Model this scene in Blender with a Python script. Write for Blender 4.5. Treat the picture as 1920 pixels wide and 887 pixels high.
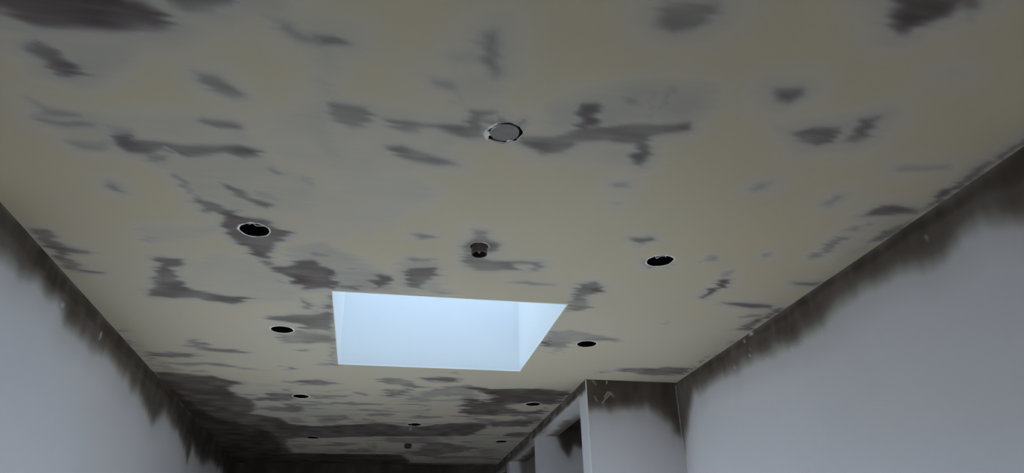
import bpy, bmesh, math, random
import numpy as np
from mathutils import Vector, Matrix
from mathutils.geometry import delaunay_2d_cdt

for o in list(bpy.data.objects):
    bpy.data.objects.remove(o, do_unlink=True)
sc = bpy.context.scene
COL = sc.collection

# ------------------------------------------------------------------ camera
EYE = 1.6                                   # eye height; ceiling is 1 m above it
cam_d = bpy.data.cameras.new('camera')
cam = bpy.data.objects.new('camera', cam_d)
COL.objects.link(cam)
cam_d.sensor_width = 36.0
cam_d.lens = 1319.33 / 1920 * 36.0
cam_d.clip_start = 0.01
YAW, PITCH, ROLL = 0.2007339, 0.47233627, -0.01910423
fwd = Vector((math.sin(YAW) * math.cos(PITCH), math.cos(YAW) * math.cos(PITCH), math.sin(PITCH)))
r0 = Vector((math.cos(YAW), -math.sin(YAW), 0))
u0 = r0.cross(fwd)
rt = r0 * math.cos(ROLL) + u0 * math.sin(ROLL)
up = u0 * math.cos(ROLL) - r0 * math.sin(ROLL)
m = Matrix((rt, up, -fwd)).transposed().to_4x4()
m.translation = (0, 0, EYE)
cam.matrix_world = m
sc.camera = cam

# ------------------------------------------------------------------ daylight
SKY_COL = (0.68, 0.84, 1.0)
SKY_STRENGTH = 20.0
w = bpy.data.worlds.new('overcast_sky')
sc.world = w
w.use_nodes = True
bg = w.node_tree.nodes['Background']
bg.inputs['Color'].default_value = (*SKY_COL, 1)
bg.inputs['Strength'].default_value = SKY_STRENGTH

def portal(name, loc, rot, sx, sy):
    """Light portal: guides sky sampling through an opening, gives no light itself."""
    l = bpy.data.lights.new(name, 'AREA')
    l.shape = 'RECTANGLE'
    l.size, l.size_y = sx, sy
    l.cycles.is_portal = True
    o = bpy.data.objects.new(name, l)
    o.location = loc
    o.rotation_euler = rot
    COL.objects.link(o)

vs = sc.view_settings
vs.view_transform = 'Standard'
vs.look = 'None'
vs.gamma = 1.0
vs.use_curve_mapping = False
vs.exposure = 0.0

# ------------------------------------------------------------------ dimensions
CZ = EYE + 1.0                              # ceiling height
XL, XR, XP = -1.056, 1.585, 1.082           # left wall, right wall, pier line
YB, YN, YE = -1.5, 3.465, 6.2               # back wall, pier face, end wall
HZ = EYE + 0.935                            # opening head height
XT = 1.217                                  # back of the header wall
ROOF = CZ + 0.34
SKY = (-0.173, 0.711, 2.449, 3.364)         # skylight opening x0 x1 y0 y1
SKY_H = 0.405

# measured stain outlines in metres on each surface (damp plaster that has not dried yet, plus one painted shade wedge on the ceiling)
CEILING_DAMP_SHADE = [
    (0.34, [(-0.413,1.039),(-0.207,1.003),(-0.222,1.059),(-0.323,1.091),(-0.383,1.102),(-0.429,1.096)]),
    (0.3, [(-0.747,1.232),(-0.668,1.198),(-0.569,1.193),(-0.463,1.159),(-0.533,1.242),(-0.555,1.287),(-0.674,1.370),(-0.757,1.340)]),
    (0.3, [(-0.167,1.147),(-0.123,1.136),(-0.129,1.213),(-0.144,1.316),(-0.176,1.312),(-0.160,1.219)]),
    (0.3, [(-0.642,1.615),(-0.333,1.575),(-0.233,1.635),(-0.182,1.708),(-0.205,1.863),(-0.310,1.881),(-0.442,1.876),(-0.518,1.821),(-0.559,1.689),(-0.616,1.660)]),
    (0.28, [(-0.805,1.439),(-0.647,1.462),(-0.384,1.417),(-0.324,1.503),(-0.333,1.575),(-0.642,1.615),(-0.762,1.612),(-0.784,1.537)]),
    (0.26, [(-0.311,1.394),(-0.213,1.357),(-0.118,1.321),(0.149,1.326),(0.188,1.428),(0.042,1.615),(-0.179,1.626),(-0.307,1.571)]),
    (0.22, [(-0.177,1.599),(0.041,1.589),(0.163,1.680),(-0.035,1.973),(-0.263,2.047),(-0.280,1.876)]),
    (0.25, [(-0.746,1.760),(-0.695,1.765),(-0.689,1.844),(-0.732,1.851)]),
    (0.26, [(-0.724,2.007),(-0.490,1.990),(-0.496,2.047),(-0.686,2.133),(-0.749,2.124)]),
    (0.3, [(0.101,1.123),(0.162,1.088),(0.235,1.091),(0.217,1.144),(0.115,1.150)]),
    (0.28, [(0.081,1.203),(0.204,1.173),(0.227,1.233),(0.181,1.290),(0.119,1.280)]),
    (0.32, [(-0.213,1.357),(-0.130,1.323),(-0.123,1.565),(-0.176,1.574),(-0.213,1.440)]),
    (0.24, [(0.444,0.921),(0.579,0.883),(0.624,0.953),(0.576,1.000),(0.490,0.984)]),
    (0.33, [(0.350,1.261),(0.423,1.205),(0.517,1.151),(0.654,1.122),(0.702,1.142),(0.715,1.198),(0.704,1.262),(0.439,1.352),(0.359,1.354)]),
    (0.25, [(0.354,1.448),(0.603,1.351),(0.676,1.470),(0.574,1.474),(0.430,1.472)]),
    (0.3, [(0.919,1.248),(1.004,1.201),(1.123,1.148),(1.167,1.228),(1.157,1.300),(1.028,1.334)]),
    (0.35, [(-0.300,2.110),(-0.198,2.055),(-0.066,2.175),(0.044,2.291),(0.051,2.427),(-0.167,2.445),(-0.305,2.171)]),
    (0.32, [(0.042,2.245),(0.088,2.109),(0.168,2.117),(0.210,2.362),(0.263,2.395),(0.089,2.416)]),
    (0.22, [(-0.535,2.167),(-0.347,2.262),(-0.298,2.543),(-0.463,2.650),(-0.708,2.454)]),
    (0.25, [(1.387,1.745),(1.443,1.612),(1.561,1.576),(1.582,1.752),(1.533,1.968)]),
    (0.74, [(-0.752,1.087),(-0.493,1.041),(-0.504,1.082),(-0.473,1.086),(-0.451,1.100),(-0.436,1.127),(-0.462,1.147),(-0.507,1.158),(-0.575,1.167),(-0.644,1.178),(-0.707,1.179),(-0.741,1.147),(-0.776,1.144)]),
    (0.64, [(-0.423,1.068),(-0.389,1.085),(-0.350,1.079),(-0.318,1.056),(-0.303,1.020),(-0.417,1.040)]),
    (0.62, [(-0.748,1.252),(-0.717,1.231),(-0.686,1.246),(-0.681,1.272),(-0.656,1.296),(-0.649,1.310),(-0.680,1.330),(-0.708,1.329),(-0.722,1.291),(-0.741,1.272)]),
    (0.45, [(-0.252,1.079),(-0.213,1.088),(-0.181,1.116),(-0.125,1.117),(-0.118,1.131),(-0.154,1.145),(-0.200,1.141),(-0.229,1.115)]),
    (0.6, [(-0.166,1.119),(-0.125,1.115),(-0.118,1.129),(-0.156,1.141)]),
    (0.48, [(-0.416,1.272),(-0.370,1.281),(-0.345,1.307),(-0.331,1.344),(-0.371,1.353),(-0.404,1.325)]),
    (0.46, [(-0.798,1.425),(-0.772,1.453),(-0.712,1.463),(-0.707,1.482),(-0.755,1.490),(-0.800,1.490),(-0.792,1.456)]),
    (0.5, [(-0.807,1.499),(-0.750,1.502),(-0.669,1.501),(-0.680,1.518),(-0.771,1.531),(-0.807,1.520)]),
    (0.55, [(-0.444,1.441),(-0.387,1.438),(-0.354,1.451),(-0.362,1.468),(-0.417,1.475),(-0.439,1.461)]),
    (0.68, [(-0.666,1.550),(-0.663,1.588),(-0.639,1.615),(-0.588,1.618),(-0.551,1.593),(-0.500,1.616),(-0.447,1.597),(-0.400,1.579),(-0.370,1.594),(-0.320,1.581),(-0.321,1.561),(-0.375,1.540),(-0.441,1.551),(-0.519,1.559),(-0.579,1.556),(-0.616,1.557),(-0.620,1.531),(-0.656,1.542)]),
    (0.42, [(-0.777,1.585),(-0.671,1.567),(-0.693,1.624),(-0.754,1.622)]),
    (0.46, [(-0.654,1.500),(-0.601,1.506),(-0.615,1.557),(-0.668,1.557)]),
    (0.56, [(-0.610,1.622),(-0.544,1.616),(-0.557,1.648),(-0.582,1.659),(-0.601,1.645)]),
    (0.5, [(-0.556,1.699),(-0.537,1.717),(-0.522,1.761),(-0.516,1.818),(-0.527,1.826),(-0.536,1.787),(-0.553,1.739)]),
    (0.65, [(-0.523,1.819),(-0.483,1.843),(-0.461,1.870),(-0.466,1.899),(-0.512,1.910),(-0.523,1.855)]),
    (0.66, [(-0.469,1.884),(-0.428,1.880),(-0.422,1.918),(-0.360,1.925),(-0.332,1.947),(-0.291,2.000),(-0.312,2.058),(-0.330,2.103),(-0.364,2.148),(-0.364,2.196),(-0.407,2.191),(-0.430,2.134),(-0.453,2.081),(-0.465,2.028),(-0.478,2.002),(-0.465,1.942)]),
    (0.5, [(-0.410,2.212),(-0.376,2.215),(-0.360,2.255),(-0.382,2.267)]),
    (0.63, [(-0.436,1.728),(-0.417,1.738),(-0.388,1.777),(-0.347,1.811),(-0.320,1.832),(-0.330,1.852),(-0.358,1.844),(-0.393,1.816),(-0.427,1.789),(-0.441,1.762)]),
    (0.45, [(-0.375,1.751),(-0.325,1.766),(-0.278,1.797),(-0.318,1.807),(-0.368,1.785)]),
    (0.56, [(-0.310,1.632),(-0.299,1.622),(-0.285,1.641),(-0.273,1.663),(-0.287,1.668),(-0.302,1.649)]),
    (0.42, [(-0.232,1.653),(-0.205,1.667),(-0.193,1.701),(-0.208,1.712),(-0.224,1.684)]),
    (0.52, [(-0.742,1.770),(-0.719,1.780),(-0.703,1.820),(-0.719,1.831),(-0.739,1.806)]),
    (0.4, [(-0.728,2.084),(-0.693,2.097),(-0.711,2.137),(-0.733,2.122)]),
    (0.5, [(0.161,1.050),(0.187,1.038),(0.201,1.089),(0.222,1.161),(0.212,1.184),(0.190,1.158),(0.171,1.111)]),
    (0.48, [(0.075,1.213),(0.122,1.210),(0.133,1.232),(0.118,1.240),(0.085,1.229)]),
    (0.38, [(0.120,1.242),(0.140,1.238),(0.146,1.286),(0.126,1.289)]),
    (0.6, [(0.162,1.301),(0.226,1.294),(0.222,1.311),(0.199,1.325),(0.211,1.364),(0.227,1.406),(0.187,1.419),(0.146,1.406),(0.092,1.388),(0.042,1.399),(0.017,1.397),(-0.002,1.387),(-0.019,1.377),(0.003,1.371),(0.066,1.373),(0.129,1.369),(0.169,1.367),(0.170,1.337)]),
    (0.52, [(-0.011,1.391),(0.066,1.382),(0.063,1.415),(0.025,1.422)]),
    (0.58, [(-0.017,1.484),(0.023,1.470),(0.075,1.492),(0.131,1.515),(0.172,1.538),(0.121,1.552),(0.066,1.546),(0.024,1.528)]),
    (0.53, [(-0.130,1.327),(-0.054,1.336),(-0.047,1.361),(-0.065,1.415),(-0.099,1.427),(-0.132,1.405),(-0.152,1.367)]),
    (0.56, [(0.482,0.935),(0.496,0.916),(0.545,0.903),(0.580,0.897),(0.601,0.935),(0.585,0.968),(0.546,0.982),(0.508,0.974)]),
    (0.65, [(0.425,1.238),(0.468,1.230),(0.473,1.246),(0.475,1.295),(0.481,1.322),(0.452,1.349),(0.438,1.345),(0.434,1.289),(0.420,1.263)]),
    (0.62, [(0.435,1.332),(0.501,1.317),(0.559,1.294),(0.625,1.287),(0.683,1.264),(0.696,1.262),(0.696,1.288),(0.669,1.308),(0.637,1.332),(0.631,1.342),(0.655,1.434),(0.645,1.465),(0.620,1.451),(0.602,1.423),(0.616,1.406),(0.596,1.366),(0.547,1.375),(0.517,1.366),(0.452,1.395),(0.431,1.437),(0.379,1.456),(0.342,1.433),(0.315,1.419),(0.308,1.387),(0.340,1.386),(0.392,1.373)]),
    (0.5, [(0.512,1.199),(0.542,1.190),(0.558,1.211),(0.550,1.224),(0.524,1.225)]),
    (0.46, [(0.570,1.168),(0.578,1.167),(0.597,1.264),(0.591,1.265)]),
    (0.5, [(0.600,1.150),(0.609,1.148),(0.616,1.215),(0.609,1.220)]),
    (0.66, [(0.246,1.319),(0.264,1.337),(0.257,1.352),(0.242,1.354)]),
    (0.62, [(0.288,1.351),(0.296,1.319),(0.305,1.348),(0.299,1.366)]),
    (0.74, [(0.902,0.806),(1.067,0.777),(1.088,0.814),(1.055,0.817),(1.045,0.847),(1.021,0.876),(1.013,0.897),(0.994,0.905),(0.973,0.892),(0.955,0.866)]),
    (0.4, [(1.052,0.813),(1.088,0.807),(1.121,0.851),(1.105,0.854)]),
    (0.6, [(0.825,1.115),(0.894,1.097),(0.901,1.123),(0.885,1.151),(0.856,1.146)]),
    (0.57, [(0.961,1.263),(0.998,1.228),(1.063,1.223),(1.079,1.241),(1.081,1.282),(1.046,1.305),(0.990,1.281)]),
    (0.58, [(1.114,1.269),(1.112,1.224),(1.100,1.180),(1.132,1.160),(1.141,1.194),(1.153,1.246),(1.149,1.271)]),
    (0.2, [(1.128,0.995),(1.172,0.953),(1.232,0.977),(1.248,1.010),(1.177,1.022)]),
    (0.42, [(0.999,1.524),(1.010,1.494),(1.039,1.489),(1.034,1.519),(1.010,1.537)]),
    (0.4, [(1.321,1.357),(1.468,1.322),(1.488,1.340),(1.344,1.372)]),
    (0.42, [(1.243,1.566),(1.261,1.523),(1.281,1.520),(1.281,1.554),(1.267,1.585)]),
    (0.6, [(1.407,1.618),(1.421,1.559),(1.462,1.543),(1.565,1.559),(1.565,1.582),(1.508,1.588),(1.457,1.610)]),
    (0.58, [(1.563,1.556),(1.544,1.467),(1.546,1.388),(1.546,1.293),(1.555,1.233),(1.551,1.163),(1.574,1.187),(1.575,1.255),(1.581,1.332),(1.579,1.426),(1.577,1.540)]),
    (0.58, [(1.551,1.776),(1.531,1.704),(1.557,1.652),(1.573,1.601),(1.588,1.658),(1.586,1.691),(1.579,1.760)]),
    (0.5, [(1.411,1.926),(1.413,1.854),(1.412,1.760),(1.468,1.751),(1.450,1.808),(1.460,1.905)]),
    (0.43, [(1.410,1.712),(1.452,1.645),(1.470,1.652),(1.452,1.716)]),
    (0.42, [(1.057,2.011),(1.062,1.951),(1.092,1.946),(1.100,1.987)]),
    (0.42, [(1.249,1.921),(1.270,1.889),(1.285,1.916),(1.262,1.932)]),
    (0.65, [(1.202,2.305),(1.208,2.194),(1.203,2.136),(1.234,2.131),(1.243,2.174),(1.231,2.232),(1.226,2.318)]),
    (0.43, [(1.175,2.069),(1.217,2.044),(1.222,2.099),(1.198,2.117)]),
    (0.62, [(1.296,2.341),(1.417,2.328),(1.516,2.342),(1.527,2.370),(1.443,2.376),(1.368,2.364)]),
    (0.6, [(1.533,2.380),(1.576,2.351),(1.575,2.422),(1.565,2.511),(1.568,2.576),(1.558,2.632),(1.497,2.634),(1.511,2.585),(1.535,2.529),(1.543,2.445)]),
    (0.46, [(1.451,2.490),(1.468,2.450),(1.533,2.441),(1.510,2.481)]),
    (0.56, [(1.456,2.121),(1.568,2.094),(1.578,2.138),(1.513,2.138)]),
    (0.52, [(1.543,2.793),(1.569,2.752),(1.577,2.834)]),
    (0.5, [(1.574,3.286),(1.572,3.030),(1.583,2.928),(1.593,3.027),(1.594,3.264)]),
    (0.56, [(1.189,3.262),(1.294,3.229),(1.379,3.236),(1.442,3.190),(1.546,3.195),(1.563,3.307),(1.478,3.348),(1.338,3.347),(1.245,3.311)]),
    (0.46, [(1.088,3.332),(1.136,3.316),(1.176,3.292),(1.107,3.358)]),
    (0.4, [(1.153,2.598),(1.184,2.542),(1.188,2.573),(1.169,2.615)]),
    (0.47, [(0.717,2.845),(0.741,2.758),(0.814,2.733),(0.897,2.776),(0.986,2.792),(1.071,2.838),(1.073,2.860),(1.002,2.840),(0.945,2.856),(0.867,2.882),(0.865,2.966),(0.816,2.988),(0.765,2.964)]),
    (0.62, [(0.719,2.830),(0.762,2.889),(0.780,2.932),(0.756,2.966),(0.725,2.970)]),
    (0.42, [(0.777,2.963),(0.810,2.973),(0.828,3.075),(0.806,3.070)]),
    (0.52, [(0.697,2.253),(0.748,2.216),(0.800,2.272),(0.782,2.326),(0.745,2.369),(0.802,2.472),(0.783,2.504),(0.736,2.523),(0.705,2.430),(0.706,2.359)]),
    (0.62, [(0.749,2.280),(0.795,2.258),(0.800,2.313),(0.764,2.329)]),
    (0.5, [(0.076,1.952),(0.120,1.938),(0.154,1.958),(0.117,1.982)]),
    (0.5, [(0.263,1.889),(0.308,1.889),(0.311,1.936),(0.364,1.981),(0.357,2.042),(0.270,2.055),(0.247,2.000),(0.268,1.958)]),
    (0.53, [(0.260,2.077),(0.293,2.060),(0.356,2.104),(0.518,2.087),(0.551,2.117),(0.504,2.164),(0.423,2.172),(0.339,2.195),(0.256,2.141)]),
    (-1, [(0.455,2.127),(0.499,2.125),(0.470,2.156)]),
    (0.47, [(0.437,2.278),(0.531,2.254),(0.613,2.266),(0.530,2.283)]),
    (0.46, [(0.599,1.562),(0.638,1.550),(0.650,1.573),(0.616,1.582)]),
    (0.38, [(0.624,1.668),(0.653,1.660),(0.648,1.676)]),
    (0.58, [(0.772,1.870),(0.814,1.852),(0.830,1.880),(0.804,1.907)]),
    (0.5, [(0.859,2.021),(0.891,2.055),(0.909,2.083),(0.883,2.069)]),
    (0.5, [(0.939,2.061),(0.973,2.033),(0.965,2.075)]),
    (0.68, [(-0.362,2.268),(-0.316,2.261),(-0.268,2.198),(-0.217,2.190),(-0.203,2.235),(-0.162,2.259),(-0.150,2.293),(-0.167,2.435),(-0.204,2.431),(-0.286,2.453),(-0.305,2.359),(-0.366,2.309)]),
    (0.48, [(-0.251,2.150),(-0.213,2.120),(-0.159,2.147),(-0.207,2.172)]),
    (0.45, [(-0.350,2.385),(-0.292,2.410),(-0.318,2.433)]),
    (0.6, [(-0.023,2.334),(-0.013,2.272),(0.031,2.288),(0.043,2.348),(-0.007,2.376),(-0.021,2.413)]),
    (0.62, [(0.074,2.249),(0.100,2.205),(0.186,2.192),(0.192,2.254),(0.147,2.323),(0.144,2.377),(0.112,2.382),(0.094,2.316)]),
    (0.43, [(0.085,2.117),(0.156,2.119),(0.164,2.138),(0.100,2.157)]),
    (0.46, [(0.188,2.396),(0.258,2.401),(0.224,2.417)]),
    (0.52, [(-0.162,2.390),(-0.080,2.387),(-0.084,2.427),(-0.146,2.427)]),
    (0.46, [(-0.112,2.234),(-0.069,2.231),(-0.076,2.250),(-0.105,2.255)]),
    (0.48, [(-0.280,2.540),(-0.259,2.597),(-0.238,2.622),(-0.247,2.675),(-0.274,2.622)]),
    (0.56, [(-0.212,2.601),(-0.175,2.579),(-0.177,2.636),(-0.209,2.629)]),
    (0.46, [(-0.190,2.500),(-0.170,2.461),(-0.170,2.589),(-0.186,2.553)]),
    (0.62, [(-0.716,2.248),(-0.651,2.250),(-0.629,2.280),(-0.689,2.328),(-0.689,2.372),(-0.683,2.465),(-0.669,2.517),(-0.588,2.545),(-0.464,2.568),(-0.552,2.641),(-0.660,2.598),(-0.817,2.606),(-0.812,2.554),(-0.782,2.480),(-0.768,2.398),(-0.736,2.335)]),
    (0.55, [(-1.048,2.097),(-0.987,2.087),(-0.997,2.146),(-0.988,2.207),(-0.910,2.230),(-0.933,2.250),(-0.998,2.256),(-0.985,2.315),(-0.981,2.374),(-0.931,2.410),(-1.000,2.412),(-1.038,2.391),(-1.035,2.270),(-1.044,2.179)]),
    (0.56, [(-0.441,2.775),(-0.397,2.739),(-0.290,2.711),(-0.186,2.666),(-0.185,2.885),(-0.279,2.879),(-0.328,2.821),(-0.409,2.801)]),
    (0.48, [(-0.341,2.907),(-0.312,2.897),(-0.190,2.933),(-0.176,3.038),(-0.348,3.084),(-0.403,3.070),(-0.409,2.972),(-0.348,2.942)]),
    (0.45, [(-0.196,2.853),(-0.175,2.917),(-0.175,3.374),(-0.200,3.378)]),
    (0.5, [(-0.355,3.176),(-0.318,3.148),(-0.289,3.167),(-0.322,3.203)]),
    (0.53, [(-0.438,3.463),(-0.403,3.432),(-0.375,3.455),(-0.417,3.506)]),
    (0.52, [(-0.278,3.371),(-0.174,3.339),(-0.180,3.384),(-0.235,3.400)]),
    (0.52, [(-0.775,3.073),(-0.733,3.081),(-0.733,3.139),(-0.754,3.194),(-0.796,3.185)]),
    (0.55, [(-0.796,3.185),(-0.720,3.189),(-0.610,3.204),(-0.534,3.240),(-0.652,3.257),(-0.729,3.244)]),
    (0.6, [(-1.027,3.278),(-0.998,3.297),(-0.904,3.276),(-0.783,3.291),(-0.817,3.352),(-0.899,3.355),(-0.999,3.345)]),
    (0.5, [(-1.024,3.422),(-0.906,3.448),(-0.735,3.416),(-0.593,3.484),(-0.525,3.511),(-0.628,3.507),(-0.755,3.462),(-0.904,3.491)]),
    (0.48, [(-0.856,3.556),(-0.794,3.548),(-0.806,3.586),(-0.851,3.592)]),
    (0.42, [(-1.028,3.255),(-0.979,3.408),(-0.944,3.568),(-1.028,3.579)]),  # painted shade wedge on the ceiling beside the left wall
    (0.56, [(-1.038,3.090),(-1.025,3.202),(-1.045,3.220),(-1.047,3.147)]),
    (0.52, [(-1.042,2.989),(-1.008,2.997),(-1.042,3.049)]),
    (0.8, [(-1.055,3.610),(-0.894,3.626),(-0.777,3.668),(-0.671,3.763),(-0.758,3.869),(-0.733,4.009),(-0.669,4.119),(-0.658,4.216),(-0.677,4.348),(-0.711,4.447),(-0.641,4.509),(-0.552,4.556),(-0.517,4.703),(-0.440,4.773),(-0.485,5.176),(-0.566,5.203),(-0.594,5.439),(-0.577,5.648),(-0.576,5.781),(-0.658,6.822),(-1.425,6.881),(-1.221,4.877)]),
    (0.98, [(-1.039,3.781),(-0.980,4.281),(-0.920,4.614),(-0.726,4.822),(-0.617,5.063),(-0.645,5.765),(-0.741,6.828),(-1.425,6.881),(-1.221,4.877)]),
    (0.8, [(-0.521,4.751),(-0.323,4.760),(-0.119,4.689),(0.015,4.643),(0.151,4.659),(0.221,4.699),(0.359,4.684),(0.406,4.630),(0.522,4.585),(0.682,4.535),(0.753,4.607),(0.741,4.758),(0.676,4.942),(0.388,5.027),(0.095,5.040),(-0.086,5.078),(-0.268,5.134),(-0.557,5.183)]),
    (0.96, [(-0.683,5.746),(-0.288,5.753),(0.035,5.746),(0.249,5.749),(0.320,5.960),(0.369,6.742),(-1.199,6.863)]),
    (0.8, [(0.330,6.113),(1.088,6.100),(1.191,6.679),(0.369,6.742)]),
    (0.5, [(-0.002,3.604),(0.077,3.554),(0.161,3.613),(0.251,3.706),(0.314,3.719),(0.196,3.767),(0.108,3.703),(0.040,3.650)]),
    (0.58, [(0.239,3.562),(0.322,3.512),(0.431,3.537),(0.436,3.618),(0.342,3.631)]),
    (0.45, [(0.354,3.431),(0.400,3.415),(0.423,3.431),(0.378,3.456)]),
    (0.62, [(0.068,3.919),(0.139,3.819),(0.159,3.772),(0.185,3.780),(0.173,3.918),(0.120,3.972)]),
    (0.46, [(0.055,3.796),(0.140,3.785),(0.149,3.852),(0.081,3.883)]),
    (0.45, [(0.196,3.962),(0.273,3.802),(0.458,3.658),(0.559,3.721),(0.592,3.937),(0.529,3.945),(0.456,3.870),(0.335,3.945),(0.293,4.048),(0.213,4.033)]),
    (0.74, [(0.458,3.658),(0.623,3.723),(0.779,3.692),(0.984,3.688),(1.081,3.698),(1.073,3.840),(1.058,4.098),(1.013,4.256),(0.849,4.276),(0.709,4.336),(0.557,4.325),(0.512,4.273),(0.527,4.096),(0.529,3.945),(0.592,3.937),(0.626,3.982),(0.627,3.837),(0.569,3.753)]),
    (-1, [(0.778,4.092),(0.881,4.001),(0.967,4.016),(1.061,4.044),(1.001,4.159),(0.881,4.188)]),
    (-1, [(0.620,3.983),(0.624,3.814),(0.644,3.847),(0.638,4.018)]),
    (0.55, [(0.586,4.365),(0.980,4.260),(1.076,4.382),(1.007,4.627),(0.750,4.591)]),
    (-1, [(0.668,4.399),(0.827,4.336),(0.969,4.364),(0.815,4.458)]),
    (0.7, [(0.708,4.548),(1.049,4.415),(1.057,4.605),(0.816,4.665)]),
    (0.62, [(0.888,4.864),(1.097,4.788),(1.084,4.991),(0.942,4.950)]),
    (0.52, [(-0.217,4.136),(-0.106,4.098),(0.075,4.126),(-0.043,4.179)]),
    (0.52, [(-0.135,4.269),(0.026,4.263),(0.122,4.292),(0.028,4.317)]),
    (0.54, [(-0.060,4.370),(0.095,4.351),(0.063,4.441),(-0.041,4.424)]),
    (0.52, [(-0.073,4.515),(0.046,4.531),(-0.019,4.600)]),
    (0.52, [(0.190,4.440),(0.290,4.371),(0.448,4.410),(0.313,4.500)]),
    (0.48, [(0.205,4.255),(0.332,4.213),(0.313,4.297)]),
    (0.56, [(0.290,4.125),(0.330,4.120),(0.317,4.188)]),
    (0.56, [(-0.125,3.875),(-0.074,3.880),(-0.079,3.926),(-0.114,3.931)]),
    (0.52, [(-0.286,3.964),(-0.131,3.945),(-0.172,3.997)]),
    (0.5, [(-0.051,3.934),(-0.016,3.930),(-0.027,3.978)]),
    (0.52, [(-0.309,4.470),(-0.150,4.480),(-0.108,4.534),(-0.320,4.696)]),
    (0.5, [(-0.287,3.692),(-0.193,3.680),(-0.242,3.717)]),
    (0.58, [(0.009,5.338),(0.030,5.256),(0.035,5.746),(0.011,5.748)]),
    (0.57, [(0.337,5.185),(0.518,5.205),(0.633,5.315),(0.818,5.381),(0.670,5.616),(0.504,5.748),(0.361,5.809),(0.298,5.675),(0.380,5.403)]),
    (0.52, [(0.794,5.383),(0.974,5.408),(0.992,5.679),(0.850,5.645)]),
    (0.5, [(0.023,5.103),(0.390,5.046),(0.512,5.147),(0.331,5.264),(0.100,5.209)]),
    (0.5, [(0.452,5.777),(0.996,5.702),(0.999,5.848),(0.507,5.918)]),
    (0.56, [(-0.478,3.707),(-0.250,3.647),(-0.185,3.700),(-0.320,3.769),(-0.372,3.734)]),
    (0.58, [(-0.654,4.045),(-0.565,4.022),(-0.550,3.941),(-0.426,3.947),(-0.420,4.100),(-0.576,4.131),(-0.665,4.130)]),
    (0.56, [(-0.488,3.866),(-0.443,3.849),(-0.450,3.905)]),
    (0.52, [(-0.341,3.937),(-0.264,3.985),(-0.134,3.957),(-0.278,4.046)]),
    (0.42, [(-0.306,3.909),(-0.132,3.810),(-0.170,3.870)]),
    (0.56, [(-0.531,4.264),(-0.506,4.185),(-0.413,4.161),(-0.409,4.356),(-0.495,4.407),(-0.572,4.375),(-0.656,4.319)]),
    (0.5, [(-0.415,4.186),(-0.219,4.124),(-0.115,4.124),(-0.221,4.175),(-0.388,4.234)]),
    (0.5, [(-0.513,4.537),(-0.424,4.483),(-0.440,4.633),(-0.505,4.671)]),
    (0.52, [(-0.297,4.483),(-0.229,4.432),(-0.118,4.447),(-0.219,4.547),(-0.242,4.672),(-0.298,4.647)]),
    (0.52, [(-0.588,5.500),(-0.406,5.301),(-0.399,5.440),(-0.500,5.597)]),
    (0.5, [(-0.273,5.287),(-0.105,5.309),(-0.125,5.412),(-0.258,5.405)]),
    (0.5, [(-0.204,5.568),(-0.009,5.484),(-0.007,5.659),(-0.167,5.719)]),
]
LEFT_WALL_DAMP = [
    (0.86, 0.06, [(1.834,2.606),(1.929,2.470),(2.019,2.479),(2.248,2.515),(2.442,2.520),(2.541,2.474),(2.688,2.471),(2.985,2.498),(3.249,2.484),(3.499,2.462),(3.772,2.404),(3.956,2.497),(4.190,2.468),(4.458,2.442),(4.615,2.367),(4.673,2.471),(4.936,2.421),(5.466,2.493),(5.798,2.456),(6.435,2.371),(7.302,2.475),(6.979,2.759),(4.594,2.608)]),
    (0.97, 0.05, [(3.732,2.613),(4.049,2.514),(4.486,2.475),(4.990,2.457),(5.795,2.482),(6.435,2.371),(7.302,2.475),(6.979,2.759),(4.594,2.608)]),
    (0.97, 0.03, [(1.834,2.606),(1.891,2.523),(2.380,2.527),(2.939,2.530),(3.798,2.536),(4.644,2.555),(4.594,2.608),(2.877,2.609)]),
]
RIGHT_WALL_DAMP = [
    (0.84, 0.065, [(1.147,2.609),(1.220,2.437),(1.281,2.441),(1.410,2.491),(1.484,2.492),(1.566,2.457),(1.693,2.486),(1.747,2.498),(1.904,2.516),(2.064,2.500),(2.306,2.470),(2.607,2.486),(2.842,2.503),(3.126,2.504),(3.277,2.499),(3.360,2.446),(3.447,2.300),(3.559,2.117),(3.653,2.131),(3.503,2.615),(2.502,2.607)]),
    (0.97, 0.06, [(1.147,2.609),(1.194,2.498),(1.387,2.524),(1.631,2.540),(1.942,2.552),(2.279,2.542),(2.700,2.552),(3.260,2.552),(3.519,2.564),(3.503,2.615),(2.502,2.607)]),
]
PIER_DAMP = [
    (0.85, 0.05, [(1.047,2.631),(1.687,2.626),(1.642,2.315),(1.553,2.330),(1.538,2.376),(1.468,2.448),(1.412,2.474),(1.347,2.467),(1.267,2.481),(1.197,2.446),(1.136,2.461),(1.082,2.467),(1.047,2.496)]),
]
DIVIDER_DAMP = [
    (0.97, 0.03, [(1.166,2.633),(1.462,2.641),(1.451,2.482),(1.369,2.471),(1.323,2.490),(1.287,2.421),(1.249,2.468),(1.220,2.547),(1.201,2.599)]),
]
LEFT_WALL_SCUFFS = [[(2.635,2.439),(2.636,2.313)], [(2.866,2.538),(2.855,2.470)], [(2.438,2.512),(2.523,2.497)], [(3.290,2.588),(3.317,2.586)]]
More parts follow.
